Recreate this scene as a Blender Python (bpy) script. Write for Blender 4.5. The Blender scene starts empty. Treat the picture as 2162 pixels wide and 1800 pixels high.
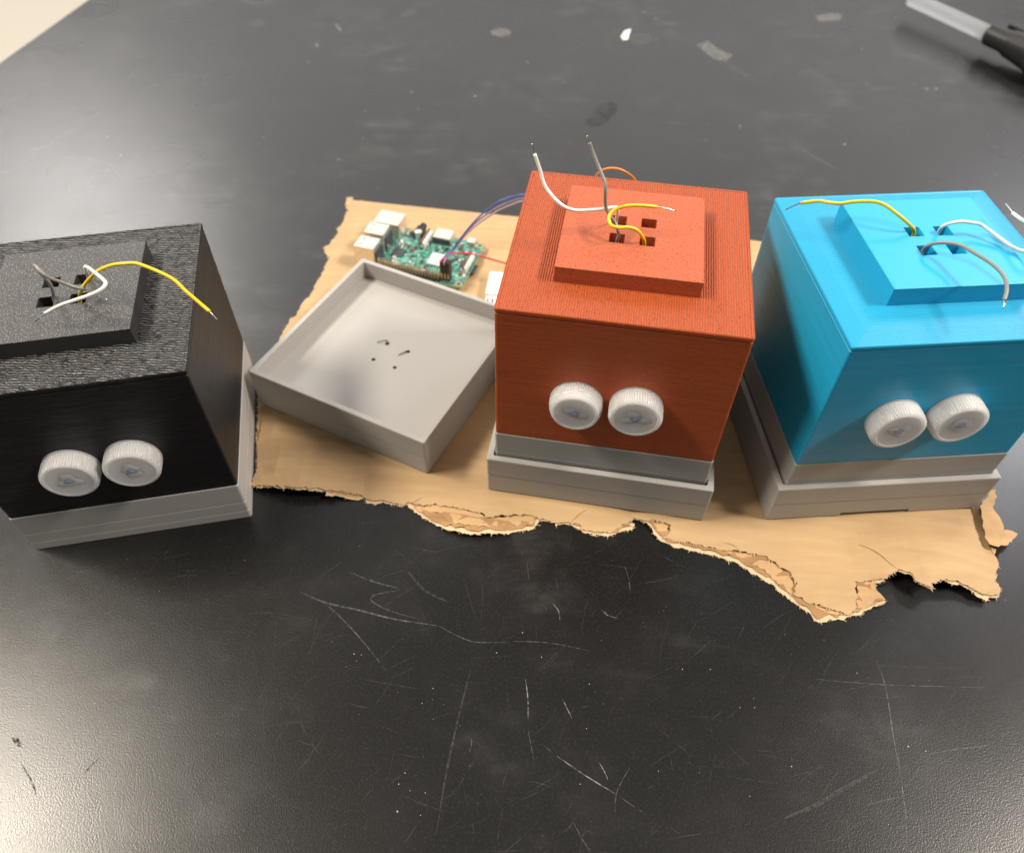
import bpy, bmesh, math, random
from mathutils import Vector, Matrix
from mathutils.geometry import delaunay_2d_cdt
from mathutils import noise as mnoise
random.seed(7)
R = math.radians
K = 0.01                                   # everything below is written in centimetres

# ------------------------------------------------------------------ camera
PW, PH, F = 2162, 1800, 1618.04
PITCH, ROLL, CH = R(49.858), R(0.734), 37.946
FW = Vector((0, math.cos(PITCH), -math.sin(PITCH)))
UP0 = Vector((0, math.sin(PITCH), math.cos(PITCH)))
RT0 = Vector((1, 0, 0))
RT = RT0 * math.cos(ROLL) + UP0 * math.sin(ROLL)
UP = UP0 * math.cos(ROLL) - RT0 * math.sin(ROLL)
EYE = Vector((0, 0, CH))
scene = bpy.context.scene
col = scene.collection
cam = bpy.data.cameras.new('camera')
camo = bpy.data.objects.new('camera', cam)
col.objects.link(camo)
m = Matrix((RT, UP, -FW)).transposed().to_4x4()
m.translation = EYE * K
camo.matrix_world = m
cam.sensor_width = 36.0
cam.sensor_fit = 'HORIZONTAL'
cam.lens = 36.0 * F / PW
cam.clip_start = 0.01
cam.clip_end = 100
cam.dof.use_dof = True
cam.dof.focus_distance = 0.375
cam.dof.aperture_fstop = 8.5
scene.camera = camo

def at(u, v, z=0.0):
    """photo pixel -> point (cm) on the horizontal plane z"""
    d = FW + RT * ((u - PW / 2) / F) - UP * ((v - PH / 2) / F)
    s = (z - CH) / d.z
    return EYE + d * s

# ------------------------------------------------------------------ light
world = bpy.data.worlds.new('World')
scene.world = world
world.use_nodes = True
bgn = world.node_tree.nodes['Background']
bgn.inputs[0].default_value = (1.0, 0.965, 0.93, 1)
bgn.inputs[1].default_value = 0.14
def lamp(name, loc, aim, power, sx, sy, colour):
    l = bpy.data.lights.new(name, 'AREA')
    l.shape = 'RECTANGLE'; l.size = sx; l.size_y = sy; l.energy = power; l.color = colour
    o = bpy.data.objects.new(name, l); col.objects.link(o)
    o.location = loc
    o.rotation_euler = (Vector(aim) - Vector(loc)).to_track_quat('-Z', 'Y').to_euler()
    return o
# fluorescent ceiling fittings of the room and an added bounce lamp, all at ceiling height, facing straight down
for (x, y, p, sx, sy, c) in ((-2.0, 0.34, 118, .6, 1.2, (1, .90, .76)), (-2.6, 3.7, 72, 1.2, 1.6, (1, .96, .92)), (2.25, 0.06, 125, .6, .9, (1, .90, .80)), (2.6, 2.75, 42, .6, 1.2, (.93, .93, 1)),
                         (0.3, 5.6, 140, 8.0, 6.5, (1, .97, .95))):      # the last: broad unseen lamp added for light bounced off the ceiling
    lamp('ceiling_lamp_or_bounce', (x, y, 2.55 if sx < 2 else 2.62), (x, y + .001, 0), p, sx, sy, c)

vs = scene.view_settings
vs.view_transform = 'Standard'
vs.look = 'None'
vs.exposure = 0.5
vs.gamma = 1.0
vs.use_curve_mapping = False
scene.render.engine = 'CYCLES'

# ------------------------------------------------------------------ materials
def newmat(name):
    mt = bpy.data.materials.new(name); mt.use_nodes = True
    nt = mt.node_tree
    return mt, nt, nt.nodes['Principled BSDF']
def nd(nt, t, **kw):
    n = nt.nodes.new(t)
    for k, v in kw.items():
        if k.startswith('i_'):
            n.inputs[k[2:].replace('_', ' ')].default_value = v
        else:
            setattr(n, k, v)
    return n
def coords(nt, scale=(100, 100, 100), rot=(0, 0, 0)):
    tc = nd(nt, 'ShaderNodeTexCoord'); mp = nd(nt, 'ShaderNodeMapping')
    mp.inputs['Scale'].default_value = scale; mp.inputs['Rotation'].default_value = rot
    nt.links.new(tc.outputs['Object'], mp.inputs['Vector'])
    return mp.outputs['Vector']
def noise(nt, vec, scale, detail=3, rough=.5, dist=0):
    n = nd(nt, 'ShaderNodeTexNoise'); n.inputs['Scale'].default_value = scale
    n.inputs['Detail'].default_value = detail; n.inputs['Roughness'].default_value = rough; n.inputs['Distortion'].default_value = dist
    nt.links.new(vec, n.inputs['Vector'])
    return n.outputs['Fac']
def ramp(nt, fac, p0, p1, c0=(0, 0, 0, 1), c1=(1, 1, 1, 1)):
    r = nd(nt, 'ShaderNodeValToRGB'); e = r.color_ramp.elements
    r.color_ramp.interpolation = 'EASE'
    e[0].position = p0; e[1].position = p1; e[0].color = c0; e[1].color = c1
    nt.links.new(fac, r.inputs[0]); return r.outputs[0]
def mixc(nt, fac, a, b, mode='MIX'):
    n = nd(nt, 'ShaderNodeMix'); n.data_type = 'RGBA'; n.blend_type = mode
    for s, v in ((n.inputs[0], fac), (n.inputs[6], a), (n.inputs[7], b)):
        if isinstance(v, bpy.types.NodeSocket): nt.links.new(v, s)
        elif isinstance(v, tuple): s.default_value = v if len(v) == 4 else (*v, 1)
        else: s.default_value = v
    return n.outputs[2]
def math_(nt, op, a, b=0.0):
    n = nd(nt, 'ShaderNodeMath'); n.operation = op
    for s, v in ((n.inputs[0], a), (n.inputs[1], b)):
        if isinstance(v, bpy.types.NodeSocket): nt.links.new(v, s)
        else: s.default_value = v
    return n.outputs[0]
def bump(nt, bs, h, strength=.3, dist=.0005):
    b = nd(nt, 'ShaderNodeBump'); b.inputs['Strength'].default_value = strength; b.inputs['Distance'].default_value = dist
    nt.links.new(h, b.inputs['Height']); nt.links.new(b.outputs[0], bs.inputs['Normal'])
    return b
def plain(name, c, rough=.5, metal=0.0, spec=.5):
    mt, nt, bs = newmat(name)
    bs.inputs['Base Color'].default_value = (*c, 1); bs.inputs['Roughness'].default_value = rough
    bs.inputs['Metallic'].default_value = metal; bs.inputs['Specular IOR Level'].default_value = spec
    v = coords(nt); f = noise(nt, v, 9, 4)
    nt.links.new(mixc(nt, f, tuple(x * .8 for x in c), tuple(min(1, x * 1.15) for x in c)), bs.inputs['Base Color'])
    return mt

def printed(name, c, rough=.42, streak=.12, speck=0.0, topwave=0.0, toprot=0.0, speck_col=(.1, .02, .01), bumpk=1.0, spec=.5):
    """fused-filament plastic: layer streaks on upright faces, wavy strokes on the upward ones"""
    mt, nt, bs = newmat(name)
    side = noise(nt, coords(nt, (25, 25, 1900)), 1.0, 3, .6)
    lay = noise(nt, coords(nt, (6, 6, 420)), 1.0, 2, .5)
    col1 = mixc(nt, lay, tuple(x * (1 - streak) for x in c), tuple(min(1, x * (1 + streak)) for x in c))
    geo = nd(nt, 'ShaderNodeNewGeometry'); sep = nd(nt, 'ShaderNodeSeparateXYZ')
    nt.links.new(geo.outputs['Normal'], sep.inputs[0])
    up = ramp(nt, sep.outputs[2], .6, .8)
    vt = coords(nt, (100, 100, 100), (0, 0, toprot))
    wv = nd(nt, 'ShaderNodeTexWave'); wv.wave_type = 'BANDS'; wv.bands_direction = 'X'
    wv.inputs['Scale'].default_value = 2.6; wv.inputs['Distortion'].default_value = 2.6
    wv.inputs['Detail'].default_value = 3; wv.inputs['Detail Scale'].default_value = 1.6
    nt.links.new(vt, wv.inputs['Vector'])
    grain = noise(nt, coords(nt), 14, 3, .7)
    tops = math_(nt, 'ADD', math_(nt, 'MULTIPLY', wv.outputs['Fac'], topwave), math_(nt, 'MULTIPLY', grain, 1.0 - .5 * min(1, topwave)))
    hmix = nd(nt, 'ShaderNodeMix'); nt.links.new(up, hmix.inputs[0]); nt.links.new(side, hmix.inputs[2]); nt.links.new(tops, hmix.inputs[3])
    out = col1
    dk = mixc(nt, ramp(nt, wv.outputs['Fac'], .1, .5), tuple(x * .72 for x in c), c)
    if topwave > 0: out = mixc(nt, up, col1, dk)
    if speck > 0:
        sp = noise(nt, coords(nt, (100, 100, 190)), 11, 2, .5)
        out = mixc(nt, math_(nt, 'MULTIPLY', ramp(nt, sp, .61, .67), speck), out, speck_col)
    nt.links.new(out, bs.inputs['Base Color'])
    bs.inputs['Roughness'].default_value = rough; bs.inputs['Specular IOR Level'].default_value = spec
    bump(nt, bs, hmix.outputs[0], .55 * bumpk, .0004)
    return mt

M = {}
M['orange'] = printed('orange printed plastic', (.43, .082, .019), .48, .10, .9, 1.1, 0.0, bumpk=1.4, spec=.38)
M['orange_plate'] = printed('orange grainy plastic', (.44, .10, .036), .50, .08, .8, 0.0, 0.0, bumpk=1.3)
M['blue'] = printed('blue printed plastic', (.010, .335, .58), .40, .10, 0, .35, R(90), bumpk=.5)
M['blue_plate'] = printed('blue smooth plastic', (.011, .355, .61), .42, .06, 0, 0, bumpk=.35)
def black_print():
    mt, nt, bs = newmat('black printed plastic')
    geo = nd(nt, 'ShaderNodeNewGeometry'); sep = nd(nt, 'ShaderNodeSeparateXYZ'); nt.links.new(geo.outputs['Normal'], sep.inputs[0])
    up = ramp(nt, sep.outputs[2], .6, .8)
    wv = nd(nt, 'ShaderNodeTexWave'); wv.bands_direction = 'Y'; wv.inputs['Scale'].default_value = 2.0; wv.inputs['Distortion'].default_value = 4.5; wv.inputs['Detail'].default_value = 2; wv.inputs['Detail Scale'].default_value = 1.5
    nt.links.new(coords(nt, (100, 100, 100), (0, 0, R(12))), wv.inputs['Vector'])
    br = noise(nt, coords(nt), 3.0, 3, .7)
    st = math_(nt, 'MULTIPLY', ramp(nt, wv.outputs['Fac'], .6, .95), ramp(nt, br, .30, .55))
    nt.links.new(mixc(nt, math_(nt, 'MULTIPLY', up, st), (.009, .009, .010), (.20, .195, .19)), bs.inputs['Base Color'])  # shine along the wavy strokes painted as pale colour on upward faces
    side = noise(nt, coords(nt, (25, 25, 1900)), 1.0, 3, .6)
    hm = nd(nt, 'ShaderNodeMix'); nt.links.new(up, hm.inputs[0]); nt.links.new(side, hm.inputs[2]); nt.links.new(math_(nt, 'MULTIPLY', wv.outputs['Fac'], 2.0), hm.inputs[3])
    bs.inputs['Roughness'].default_value = .40; bs.inputs['Specular IOR Level'].default_value = .35
    bump(nt, bs, hm.outputs[0], .7, .0006)
    return mt
M['black'] = black_print()
M['grey'] = printed('grey printed plastic', (.375, .367, .345), .5, .07, 0, 0, bumpk=.4)

def black_grain():
    mt, nt, bs = newmat('black grain plastic with painted sparkle')
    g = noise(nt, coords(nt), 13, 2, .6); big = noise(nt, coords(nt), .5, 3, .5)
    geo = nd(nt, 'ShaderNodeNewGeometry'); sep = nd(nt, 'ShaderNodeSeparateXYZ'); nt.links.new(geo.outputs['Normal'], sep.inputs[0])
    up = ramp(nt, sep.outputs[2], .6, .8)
    nt.links.new(mixc(nt, math_(nt, 'MULTIPLY', up, ramp(nt, g, .52, .74)), mixc(nt, big, (.024, .024, .023), (.040, .039, .038)), (.25, .24, .23)), bs.inputs['Base Color'])  # glitter of the grain painted as pale specks on upward faces
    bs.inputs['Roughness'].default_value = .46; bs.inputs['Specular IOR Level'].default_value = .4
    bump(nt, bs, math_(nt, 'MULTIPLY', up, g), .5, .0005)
    return mt
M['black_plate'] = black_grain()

def table_mat():
    mt, nt, bs = newmat('black phenolic bench top')
    v = coords(nt)
    big = noise(nt, v, .06, 5, .6, .4); mid = noise(nt, v, .35, 6, .6, .5); fine = noise(nt, v, 7.0, 3, .6)
    dust = math_(nt, 'MULTIPLY', ramp(nt, big, .42, .70), ramp(nt, mid, .35, .75))
    wipe = noise(nt, coords(nt, (14, 60, 100), (0, 0, R(28))), 1.0, 6, .6, .6)
    dust = math_(nt, 'MULTIPLY', dust, math_(nt, 'ADD', ramp(nt, wipe, .35, .7), .25))
    c = mixc(nt, dust, (.0070, .0068, .0066), (.042, .041, .041))
    c = mixc(nt, math_(nt, 'MULTIPLY', ramp(nt, fine, .50, .80), .30), c, (.05, .049, .048))
    nt.links.new(c, bs.inputs['Base Color'])
    rr = nd(nt, 'ShaderNodeMapRange'); nt.links.new(noise(nt, v, .12, 1, .4), rr.inputs[0]); rr.inputs[3].default_value = .24; rr.inputs[4].default_value = .32
    nt.links.new(rr.outputs[0], bs.inputs['Roughness'])
    bs.inputs['Specular IOR Level'].default_value = .55
    g = noise(nt, coords(nt), 13, 2, .5)
    bump(nt, bs, g, .22, .0003)
    return mt
M['table'] = table_mat()

def cardboard_mat(name, c, var=.07):
    mt, nt, bs = newmat(name)
    v = coords(nt, (100, 100, 100), (0, 0, R(8.5)))
    a = noise(nt, v, .35, 4, .6); b = noise(nt, coords(nt, (40, 500, 100), (0, 0, R(8.5))), 1.0, 3, .6); s = noise(nt, v, 12, 3, .7)
    band = noise(nt, coords(nt, (1.5, 75, 100), (0, 0, R(8.5))), 1.0, 1, .4)
    f = math_(nt, 'ADD', math_(nt, 'MULTIPLY', a, .4), math_(nt, 'ADD', math_(nt, 'MULTIPLY', b, .2), math_(nt, 'MULTIPLY', band, .4)))
    cc = mixc(nt, ramp(nt, f, .3, .7), tuple(x * (1 - var) for x in c), tuple(min(1, x * (1 + var)) for x in c))
    cc = mixc(nt, math_(nt, 'MULTIPLY', ramp(nt, s, .66, .76), .22), cc, tuple(x * .55 for x in c))
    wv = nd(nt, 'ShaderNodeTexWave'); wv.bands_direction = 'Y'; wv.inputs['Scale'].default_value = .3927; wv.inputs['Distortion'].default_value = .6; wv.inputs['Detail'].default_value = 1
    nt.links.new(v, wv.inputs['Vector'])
    cc = mixc(nt, math_(nt, 'MULTIPLY', wv.outputs['Fac'], math_(nt, 'MULTIPLY', ramp(nt, a, .35, .7), .16)), cc, tuple(x * .62 for x in c))  # shading of the flute ripples painted in as darker stripes
    st = noise(nt, v, .16, 5, .65, .5)
    cc = mixc(nt, math_(nt, 'MULTIPLY', ramp(nt, st, .52, .75), .22), cc, (c[0] * .72, c[1] * .66, c[2] * .6))
    nt.links.new(cc, bs.inputs['Base Color'])
    bs.inputs['Roughness'].default_value = .72; bs.inputs['Specular IOR Level'].default_value = .3
    bump(nt, bs, math_(nt, 'ADD', band, math_(nt, 'MULTIPLY', s, .15)), .35, .0008)
    return mt
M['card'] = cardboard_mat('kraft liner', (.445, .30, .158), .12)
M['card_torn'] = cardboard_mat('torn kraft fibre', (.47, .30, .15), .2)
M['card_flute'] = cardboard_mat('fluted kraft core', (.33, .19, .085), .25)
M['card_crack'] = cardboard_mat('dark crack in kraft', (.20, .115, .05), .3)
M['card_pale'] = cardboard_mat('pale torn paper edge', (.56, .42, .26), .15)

def milky(name, c, rough=.28, scale=.006, trans=0.0):
    mt, nt, bs = newmat(name)
    n = noise(nt, coords(nt), 1.7, 3)
    nt.links.new(mixc(nt, n, tuple(x * .95 for x in c), c), bs.inputs['Base Color'])
    bs.inputs['Transmission Weight'].default_value = trans; bs.inputs['IOR'].default_value = 1.38
    bs.inputs['Roughness'].default_value = rough; bs.inputs['Subsurface Weight'].default_value = 1.0
    bs.inputs['Subsurface Radius'].default_value = (1, .95, .9); bs.inputs['Subsurface Scale'].default_value = scale
    return mt
def cap_mat(name, c, rough, trans, alpha=1.0):
    mt = bpy.data.materials.new(name); mt.use_nodes = True; nt = mt.node_tree
    nt.nodes.clear(); L = nt.links.new
    out = nd(nt, 'ShaderNodeOutputMaterial'); d = nd(nt, 'ShaderNodeBsdfDiffuse'); t = nd(nt, 'ShaderNodeBsdfTranslucent')
    g = nd(nt, 'ShaderNodeBsdfGlossy'); g.inputs['Roughness'].default_value = rough; g.inputs['Color'].default_value = (.9, .9, .9, 1)
    v = coords(nt); n = noise(nt, v, 1.7, 3); cc = mixc(nt, n, tuple(x * .94 for x in c), c)
    L(cc, d.inputs['Color']); L(cc, t.inputs['Color'])
    m1 = nd(nt, 'ShaderNodeMixShader'); m1.inputs[0].default_value = trans; L(d.outputs[0], m1.inputs[1]); L(t.outputs[0], m1.inputs[2])
    fr = nd(nt, 'ShaderNodeFresnel'); fr.inputs['IOR'].default_value = 1.45
    m2 = nd(nt, 'ShaderNodeMixShader'); L(fr.outputs[0], m2.inputs[0]); L(m1.outputs[0], m2.inputs[1]); L(g.outputs[0], m2.inputs[2])
    last = m2
    if alpha < 1:
        tr = nd(nt, 'ShaderNodeBsdfTransparent'); m3 = nd(nt, 'ShaderNodeMixShader'); m3.inputs[0].default_value = alpha
        L(tr.outputs[0], m3.inputs[1]); L(m2.outputs[0], m3.inputs[2]); last = m3
    L(last.outputs[0], out.inputs['Surface'])
    return mt
M['cap'] = milky('milky cap plastic', (.93, .92, .905), .26, .011, .24)
M['cap_disc'] = cap_mat('thin milky cap membrane', (.92, .91, .90), .16, .5, .20)
M['glue'] = milky('hot glue', (.88, .87, .86))
M['glue_blue'] = milky('bluish hot glue', (.34, .43, .58), .2, .004)
M['glue_grey'] = milky('grey hot glue', (.68, .67, .68), .2, .004)
M['pen_tube'] = cap_mat('frosted pen plastic', (.86, .89, .93), .07, .8, .8)

M['w_yellow'] = plain('yellow insulation', (.78, .55, .02), .38)
M['w_white'] = plain('white insulation', (.78, .76, .72), .38)
M['w_grey'] = plain('grey insulation', (.26, .245, .225), .35)
M['w_orange'] = plain('orange insulation', (.72, .26, .06), .4)
M['w_blue'] = plain('blue insulation', (.06, .10, .38), .4)
M['w_purple'] = plain('purple insulation', (.20, .12, .22), .4)
M['w_mauve'] = plain('mauve grey insulation', (.30, .22, .26), .4)
M['w_red'] = plain('red insulation', (.55, .03, .03), .4)
M['tin'] = plain('tinned wire', (.62, .60, .56), .28, 1.0)
M['nickel'] = plain('nickel plated shell', (.80, .76, .68), .30, .85)
M['black_abs'] = plain('black connector plastic', (.012, .012, .012), .4)
M['white_abs'] = plain('white plastic', (.80, .78, .72), .45)
M['chip'] = plain('chip epoxy', (.05, .052, .06), .45)
M['lid_metal'] = plain('chip lid metal', (.78, .73, .70), .42, .5)
M['gold'] = plain('gold pins', (.58, .47, .30), .35, 1.0)
M['brown_abs'] = plain('brown latch plastic', (.16, .07, .045), .45)
M['floor'] = plain('cream floor tile', (.46, .42, .35), .5)
M['thread'] = plain('black thread', (.02, .02, .018), .7)
M['pen_black'] = plain('black rubber', (.018, .018, .017), .42)

def pcb_mat():
    mt, nt, bs = newmat('green circuit board')
    v = coords(nt)
    vo = nd(nt, 'ShaderNodeTexVoronoi'); vo.inputs['Scale'].default_value = 5.5; vo.distance = 'MANHATTAN'; nt.links.new(v, vo.inputs['Vector'])
    n = noise(nt, v, 3.0, 4, .7)
    c = mixc(nt, ramp(nt, n, .4, .66), (.014, .13, .09), (.15, .40, .33))
    c = mixc(nt, math_(nt, 'MULTIPLY', ramp(nt, vo.outputs['Distance'], .02, .10, (1, 1, 1, 1), (0, 0, 0, 1)), .55), c, (.45, .52, .46))
    nt.links.new(c, bs.inputs['Base Color']); bs.inputs['Roughness'].default_value = .3
    return mt
M['pcb'] = pcb_mat()
M['pcb_edge'] = plain('board edge', (.30, .36, .16), .5)

def mark_mat(name, c, dens, scale=6.0):
    mt = bpy.data.materials.new(name); mt.use_nodes = True; nt = mt.node_tree
    nt.nodes.clear(); L = nt.links.new
    out = nd(nt, 'ShaderNodeOutputMaterial'); d = nd(nt, 'ShaderNodeBsdfDiffuse'); d.inputs['Color'].default_value = (*c, 1)
    tr = nd(nt, 'ShaderNodeBsdfTransparent'); mx = nd(nt, 'ShaderNodeMixShader')
    v = coords(nt); n = noise(nt, v, scale, 4, .7)
    L(math_(nt, 'MULTIPLY', ramp(nt, n, .32, .68), dens), mx.inputs[0]); L(tr.outputs[0], mx.inputs[1]); L(d.outputs[0], mx.inputs[2])
    L(mx.outputs[0], out.inputs['Surface'])
    return mt
M['scratch'] = mark_mat('pale scratch', (.38, .37, .35), .26, 4)
M['scratch_hi'] = mark_mat('bright scratch', (.52, .50, .48), .44, 3)
M['hairline'] = mark_mat('hairline scratch', (.30, .29, .28), .13, 2)
M['scuff'] = mark_mat('chalky scuff', (.30, .29, .28), .13, 4)
M['residue'] = mark_mat('pale residue', (.50, .48, .47), .30, 3)
M['speck'] = plain('pale grit', (.42, .41, .38), .7)
M['paint'] = plain('white paint fleck', (.75, .74, .70), .7)
M['dark_mark'] = mark_mat('dark smear', (.004, .004, .004), .8, 5)
M['dark_haze'] = mark_mat('faint dark smear', (.005, .005, .005), .22, .7)

# ------------------------------------------------------------------ mesh helpers
def link(name, verts, faces, mat, parent=None, smooth=False, loc=None, rotz=0.0, label=None, cat=None, group=None, kind=None, mats=None):
    me = bpy.data.meshes.new(name)
    me.from_pydata([(v[0] * K, v[1] * K, v[2] * K) for v in verts], [], faces)
    me.update()
    if mats:
        for q in mats: me.materials.append(q)
    else:
        me.materials.append(mat)
    if smooth:
        me.polygons.foreach_set('use_smooth', [True] * len(me.polygons))
    o = bpy.data.objects.new(name, me); col.objects.link(o)
    if parent: o.parent = parent
    if loc is not None: o.location = Vector(loc) * K
    if rotz: o.rotation_euler.z = rotz
    tag(o, label, cat, group, kind)
    return o
def tag(o, label=None, cat=None, group=None, kind=None):
    if label: o['label'] = label
    if cat: o['category'] = cat
    if group: o['group'] = group
    if kind: o['kind'] = kind
def empty(name, loc, rotz, label, cat, group=None):
    o = bpy.data.objects.new(name, None); col.objects.link(o)
    o.location = Vector(loc) * K; o.rotation_euler.z = rotz; o.empty_display_size = .02
    tag(o, label, cat, group); return o
def bev(o, w, seg=2, ang=40):
    b = o.modifiers.new('edge', 'BEVEL'); b.width = w * K; b.segments = seg; b.limit_method = 'ANGLE'; b.angle_limit = R(ang); b.harden_normals = False
    return o
def box(x0, x1, y0, y1, z0, z1):
    v = [(x0, y0, z0), (x1, y0, z0), (x1, y1, z0), (x0, y1, z0), (x0, y0, z1), (x1, y0, z1), (x1, y1, z1), (x0, y1, z1)]
    f = [(3, 2, 1, 0), (4, 5, 6, 7), (0, 1, 5, 4), (1, 2, 6, 5), (2, 3, 7, 6), (3, 0, 4, 7)]
    return v, f
def boxes(lst):
    V, Fc = [], []
    for b in lst:
        v, f = box(*b); n = len(V); V += v; Fc += [tuple(i + n for i in q) for q in f]
    return V, Fc
def ring_pts(hx, hy, r, seg=3):
    pts = []
    for cx, cy, a0 in ((hx - r, hy - r, 0), (-hx + r, hy - r, 90), (-hx + r, -hy + r, 180), (hx - r, -hy + r, 270)):
        for k in range(seg + 1):
            a = R(a0 + 90 * k / seg); pts.append((cx + r * math.cos(a), cy + r * math.sin(a)))
    return pts
def sq_lathe(profile, r=.12, seg=3, closed=True, asym=0.0):
    """profile: (half width, z) swept round a rounded square"""
    V, Fc = [], []; n = 4 * (seg + 1)
    for h, z in profile:
        V += [(x, y, z) for x, y in ring_pts(h, h - asym, min(r, h * .5), seg)]
    m_ = len(profile)
    for i in range(m_ if closed else m_ - 1):
        a, b = i * n, ((i + 1) % m_) * n
        for k in range(n):
            k2 = (k + 1) % n
            Fc.append((a + k, a + k2, b + k2, b + k))
    return V, Fc
def inside(p, poly):
    x, y = p; c = False; j = len(poly) - 1
    for i in range(len(poly)):
        xi, yi = poly[i]; xj, yj = poly[j]
        if (yi > y) != (yj > y) and x < (xj - xi) * (y - yi) / (yj - yi) + xi: c = not c
        j = i
    return c
def fill(poly, holes=(), sx=1.0, sy=1.0, jit=0.0, margin=.25):
    """triangulated sheet with inner points on a grid (sx, sy)"""
    loops = [poly] + list(holes)
    vs_, es = [], []
    for lp in loops:
        n = len(vs_); vs_ += [Vector(p) for p in lp]
        es += [(n + i, n + (i + 1) % len(lp)) for i in range(len(lp))]
    xs = [p[0] for p in poly]; ys = [p[1] for p in poly]
    y = min(ys) + sy * .5
    while y < max(ys):
        x = min(xs) + sx * .5
        while x < max(xs):
            p = (x + random.uniform(-jit, jit) * sx, y + random.uniform(-jit, jit) * sy)
            if inside(p, poly) and not any(inside(p, h) for h in holes): vs_.append(Vector(p))
            x += sx
        y += sy
    ov, oe, of, *_ = delaunay_2d_cdt(vs_, es, [], 0, 1e-5)
    tris = []
    for f in of:
        c = sum((ov[i] for i in f), Vector((0, 0))) / len(f)
        if inside(c, poly) and not any(inside(c, h) for h in holes): tris.append(tuple(f))
    return [tuple(v) for v in ov], tris
def solid(v2, tris, top, bot):
    """two surfaces top(x,y), bot(x,y) -> closed slab; boundary edges walled"""
    n = len(v2); V = [top(x, y) for x, y in v2] + [bot(x, y) for x, y in v2]; Fc = []
    cnt = {}
    for t in tris:
        a, b, c = t
        A, B, C = (Vector(v2[i]) for i in t)
        if (B - A).cross(C - A) < 0: a, b, c = a, c, b
        Fc.append((a, b, c)); Fc.append((n + c, n + b, n + a))
        for e in ((a, b), (b, c), (c, a)): cnt[e] = 1
    for (a, b) in cnt:
        if (b, a) not in cnt: Fc.append((b, a, n + a, n + b))
    return V, Fc
def catmull(pts, n=8):
    P = [Vector(p) for p in pts]; P = [P[0] * 2 - P[1]] + P + [P[-1] * 2 - P[-2]]; out = []
    for i in range(1, len(P) - 2):
        for k in range(n):
            t = k / n
            out.append(.5 * ((2 * P[i]) + (P[i + 1] - P[i - 1]) * t + (2 * P[i - 1] - 5 * P[i] + 4 * P[i + 1] - P[i + 2]) * t * t + (3 * P[i] - P[i - 1] - 3 * P[i + 1] + P[i + 2]) * t ** 3))
    out.append(P[-2]); return out
def tube(path, rad, seg=10):
    V, Fc = [], []; up = None
    for i, p in enumerate(path):
        d = (path[min(i + 1, len(path) - 1)] - path[max(i - 1, 0)]).normalized()
        if up is None: up = Vector((0, 0, 1)) if abs(d.z) < .9 else Vector((1, 0, 0))
        s = d.cross(up).normalized(); up = s.cross(d).normalized()
        rr = rad(i / (len(path) - 1)) if callable(rad) else rad
        for k in range(seg):
            a = 2 * math.pi * k / seg; V.append(p + (s * math.cos(a) + up * math.sin(a)) * rr)
    for i in range(len(path) - 1):
        for k in range(seg):
            k2 = (k + 1) % seg
            Fc.append((i * seg + k, i * seg + k2, (i + 1) * seg + k2, (i + 1) * seg + k))
    Fc.append(tuple(range(seg))[::-1]); n = (len(path) - 1) * seg; Fc.append(tuple(range(n, n + seg)))
    return V, Fc
def cyl(cx, cy, z0, z1, r, seg=20, r1=None):
    r1 = r if r1 is None else r1
    V = [(cx + r * math.cos(2 * math.pi * k / seg), cy + r * math.sin(2 * math.pi * k / seg), z0) for k in range(seg)]
    V += [(cx + r1 * math.cos(2 * math.pi * k / seg), cy + r1 * math.sin(2 * math.pi * k / seg), z1) for k in range(seg)]
    Fc = [(k, (k + 1) % seg, seg + (k + 1) % seg, seg + k) for k in range(seg)] + [tuple(range(seg))[::-1], tuple(range(seg, 2 * seg))]
    return V, Fc
def merge(parts):
    V, Fc = [], []
    for v, f in parts:
        n = len(V); V += list(v); Fc += [tuple(i + n for i in q) for q in f]
    return V, Fc

# ------------------------------------------------------------------ setting: bench top and floor
e0, e1 = at(0, 131), at(184, 0)
ed = (e1 - e0).normalized()
pa = e0 - ed * 190; pb = e0 + ed * 90
poly = [(pa.x, pa.y), (150, pa.y), (150, pb.y), (pb.x, pb.y)]
V = [(x, y, 0) for x, y in poly] + [(x, y, -2.6) for x, y in poly]
table = link('table_top', V, [(0, 1, 2, 3), (7, 6, 5, 4)] + [(i, i + 4, (i + 1) % 4 + 4, (i + 1) % 4) for i in range(4)], M['table'], kind='structure')
bev(table, .25, 3)
V = [(-700, -500, -91), (700, -500, -91), (700, 900, -91), (-700, 900, -91)]
link('floor', V, [(0, 1, 2, 3)], M['floor'], kind='structure')

# ------------------------------------------------------------------ printed heads and trays
S2, HS, IN = 6.0, 9.09, 3.104
TO, TH, TF = 6.39, 2.976, 1.668             # tray half width, height, floor level
CB = .41                                    # what stands on the cardboard

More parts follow.
